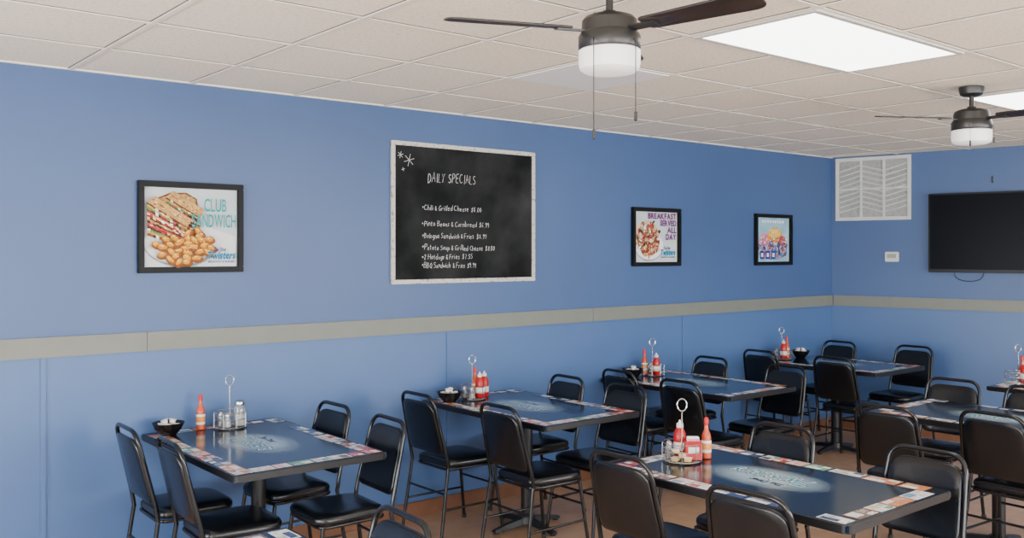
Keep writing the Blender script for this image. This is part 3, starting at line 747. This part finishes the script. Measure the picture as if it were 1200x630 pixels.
c = B(); chalk_text(c, 'DAILY  SPECIALS', cf, 3.415,3.80,2.150,.060, M['chalk'], .0015, RH, .24); c.build('chalk_heading', t)
for st,xe,z in (('*Chili & Grilled Cheese  $8.00',3.85,1.972),('*Pinto Beans & Cornbread  $6.99',3.915,1.868),('*Bologna Sandwich & Fries  $8.99',3.895,1.789),('*Potato Soup & Grilled Cheese  $8.00',3.965,1.715),('*2 Hotdogs & Fries  $7.55',3.775,1.652),('*BBQ Sandwich  & Fries  $9.99',3.805,1.598)):
    c = B(); chalk_text(c, st, cf, 3.37, xe, z, .034, M['chalk'], .0012, RH); c.build('chalk_line', t)
def flake(fx,fz,r,nb):
    c = B()
    for k in range(nb):
        a = PI*k/nb+.3; dx = math.cos(a)*r; dz = math.sin(a)*r
        c.tube([cf(fx-dx,fz-dz), cf(fx+dx,fz+dz)], .0016, M['chalk'], 4)
    c.build('chalk_snowflake', t)
flake(3.205,2.315,.022,3); flake(3.27,2.285,.040,3); flake(3.225,2.225,.012,2)

# ------------------------------------------------------------ back wall things
def on_back(name,label,cat,s,z): x,y = bw(s); return thing(name,label,cat,(x,y,z),RB)
t = on_back('wall_vent','off-white return air grille with three columns high in the back corner','vent',.39,2.30)
w = .70; h = .60
frame_mesh(w,h,.032,.018,M['white'],.003).build('frame', t)
B().box(-w/2+.03,w/2-.03,-.003,0,-h/2+.03,h/2-.03,M['p_filter']).build('filter_back', t)
l = B(); iw = w-.064; cw = iw/3; hh = h-.064
for c_ in range(3):
    xa = -iw/2+c_*cw
    for k in range(-2,12):                      # slats slanting one way in each column, meeting as chevrons
        zz = -hh/2+k*hh/11; up = .055*(1 if c_ % 2 == 0 else -1)
        p0, p1 = Vector((xa+.008,-.009,zz)), Vector((xa+cw-.008,-.009,zz+up))
        if min(p0.z,p1.z) < -hh/2+.004 or max(p0.z,p1.z) > hh/2-.004: continue
        l.tube([p0,p1], .0085, M['white'], 4)
for k in (1,2): l.box(-iw/2+k*cw-.011,-iw/2+k*cw+.011,-.016,-.002,-h/2+.03,h/2-.03,M['white'],.001)
l.box(-iw/2,iw/2,-.015,-.002,-.008,.008,M['white'],.001)
l.build('grille', t)
t = on_back('thermostat','small white thermostat with grey display on the back wall','thermostat',.57,1.655)
B().box(-.062,.062,-.026,0,-.046,.046,M['white'],.006).build('body', t)
B().box(-.04,.04,-.028,-.025,-.012,.026,M['lcd'],.001).build('display', t)
t = on_back('television','large black flat television mounted on the blue back wall','television',.906+.63,1.87)
b = B(); b.box(-.63,.63,-.075,-.035,-.355,.355,M['tvb'],.006); b.box(-.35,.35,-.035,-.01,-.2,.2,M['tvb'],.004); b.build('body', t)
B().box(-.615,.615,-.0765,-.074,-.325,.34,M['tvs']).build('screen', t)
B().box(-.2,.2,-.012,0,-.18,.18,M['iron'],.002).build('wall_bracket', t)
def cable(pts, lab):
    b = B().tube(fillet(pts,.08,6), .0035, M['cable'], 6); o = b.build('cable', loc=(BX,5,0), rz=RB); tag(o, lab, 'cable')
cable([(1.13,-.01,1.62),(1.10,-.01,1.47),(1.22,-.01,1.43),(1.36,-.01,1.46),(1.34,-.01,1.62)], 'black cable looping below the left part of the television')
cable([(1.80,-.01,1.62),(1.81,-.01,1.32)], 'black cable hanging straight below the television at the right edge')
x,y = bw(1.42)
b = B(); b.lathe([(0,0),(.012,0),(.012,.006),(0,.006)], M['chrome'], 12); b.box(-.006,.006,-.02,0,-.03,.03,M['iron'],.002)
tag(b.build('wall_hook', loc=(x,y,2.335), rz=RB), 'tiny metal hook on the back wall above the television', 'hook')

# ------------------------------------------------------------ ceiling fans
CR = -39.55*PI/180
def mk_fan(label, loc, angs, chains):
    t = thing('ceiling_fan', label, 'ceiling fan', loc, CR)
    B().lathe([(0,0),(.065,0),(.065,-.012),(.060,-.038),(.045,-.048),(.014,-.05),(0,-.05)], M['bronze'], 32).build('canopy', t)
    B().lathe([(.0125,-.045),(.0125,-.12)], M['bronze'], 16).build('downrod', t)
    B().lathe([(0,-.108),(.022,-.108),(.026,-.118),(.06,-.122),(.082,-.130),(.092,-.142),(.094,-.180),(.098,-.184),(.104,-.195),(.104,-.232),(.1,-.238),(0,-.238)], M['bronze'], 40).build('motor_housing', t)
    B().lathe([(.099,-.238),(.103,-.242),(.103,-.285),(.098,-.303),(.082,-.313),(.05,-.317),(0,-.318)], M['shade'], 40).build('light_shade', t)
    for a in angs:
        a = math.radians(a); mt = Matrix.Rotation(a,4,'Z') @ Matrix.Translation((0,0,-.172)) @ Matrix.Rotation(-.17,4,'X')
        ol = [(p.x,p.y) for p in fillet([(.14,-.045,0),(.56,-.062,0),(.56,.062,0),(.14,.045,0)], [.02,.05,.05,.02], 6, True)]
        bb = B(); bb.pad(ol, lambda u,v,w: mt @ Vector((u,v,w)), [(.003,-.0035),(0,-.002),(0,.002),(.003,.0035)], M['blade']); bl = bb.build('blade', t)
        k = B(); k.box(.07,.19,-.02,.02,-.010,-.003,M['bronze'],.002,mt); k.build('blade_bracket', bl)
    for (px,py,L,rr) in chains:
        z = -.215; q = B(); q.tube([(px*.98,py*.9,z),(px,py*1.1,z-.02),(px,py*1.1,z-L)], rr, M['bronze'], 6)
        q.lathe([(0,-L-.034),(.0055,-L-.030),(.0055,-L-.004),(.0015,-L),(0,-L)], M['bronze'], 10, (px,py*1.1,z)); q.build('pull_chain', t)
    return t
mk_fan('large three-blade ceiling fan with frosted drum light and two pull chains, nearer the camera', (2.225,2.184,ZC), (196,-44,76), ((-.062,-.10,.30,.0018),(.075,-.085,.24,.0018)))
mk_fan('smaller-looking ceiling fan with frosted light, farther away near the television', (5.24,2.35,ZC), (188,-52,68), ((-.062,-.10,.09,.0010),(.075,-.085,.07,.0010)))

# ------------------------------------------------------------ added upward fill lamps by the windows, brightening the ceiling
def arealamp(name, loc, d, sx, sy, e, col):
    L = bpy.data.lights.new(name, 'AREA'); L.shape = 'RECTANGLE'; L.size = sx; L.size_y = sy; L.energy = e; L.color = col
    o = bpy.data.objects.new(name, L); C.objects.link(o); o.location = loc
    o.rotation_euler = Vector(d).to_track_quat('-Z', 'Y').to_euler(); return o
arealamp('window_daylight', (3.4, YR+.10, 1.35), (0,.75,1.6), 9.5, 1.2, 235, (1,.965,.91))
arealamp('window_daylight', (XF+.10, .2, 1.2), (1,-.1,1.6), 4.5, 1.2, 85, (1,.965,.91))
# ------------------------------------------------------------ world and camera
w = bpy.data.worlds.new('World'); bpy.context.scene.world = w; w.use_nodes = True
w.node_tree.nodes['Background'].inputs['Color'].default_value = (.8,.88,1,1); w.node_tree.nodes['Background'].inputs['Strength'].default_value = 1.0
cam = bpy.data.cameras.new('Camera'); co = bpy.data.objects.new('Camera', cam); C.objects.link(co)
cam.sensor_width = 36; cam.lens = 36*1090/1200; cam.shift_y = -20/1200; cam.clip_start = .05
co.location = (0,0,1.70); co.rotation_euler = (PI/2,0,math.radians(-39.55))
bpy.context.scene.camera = co
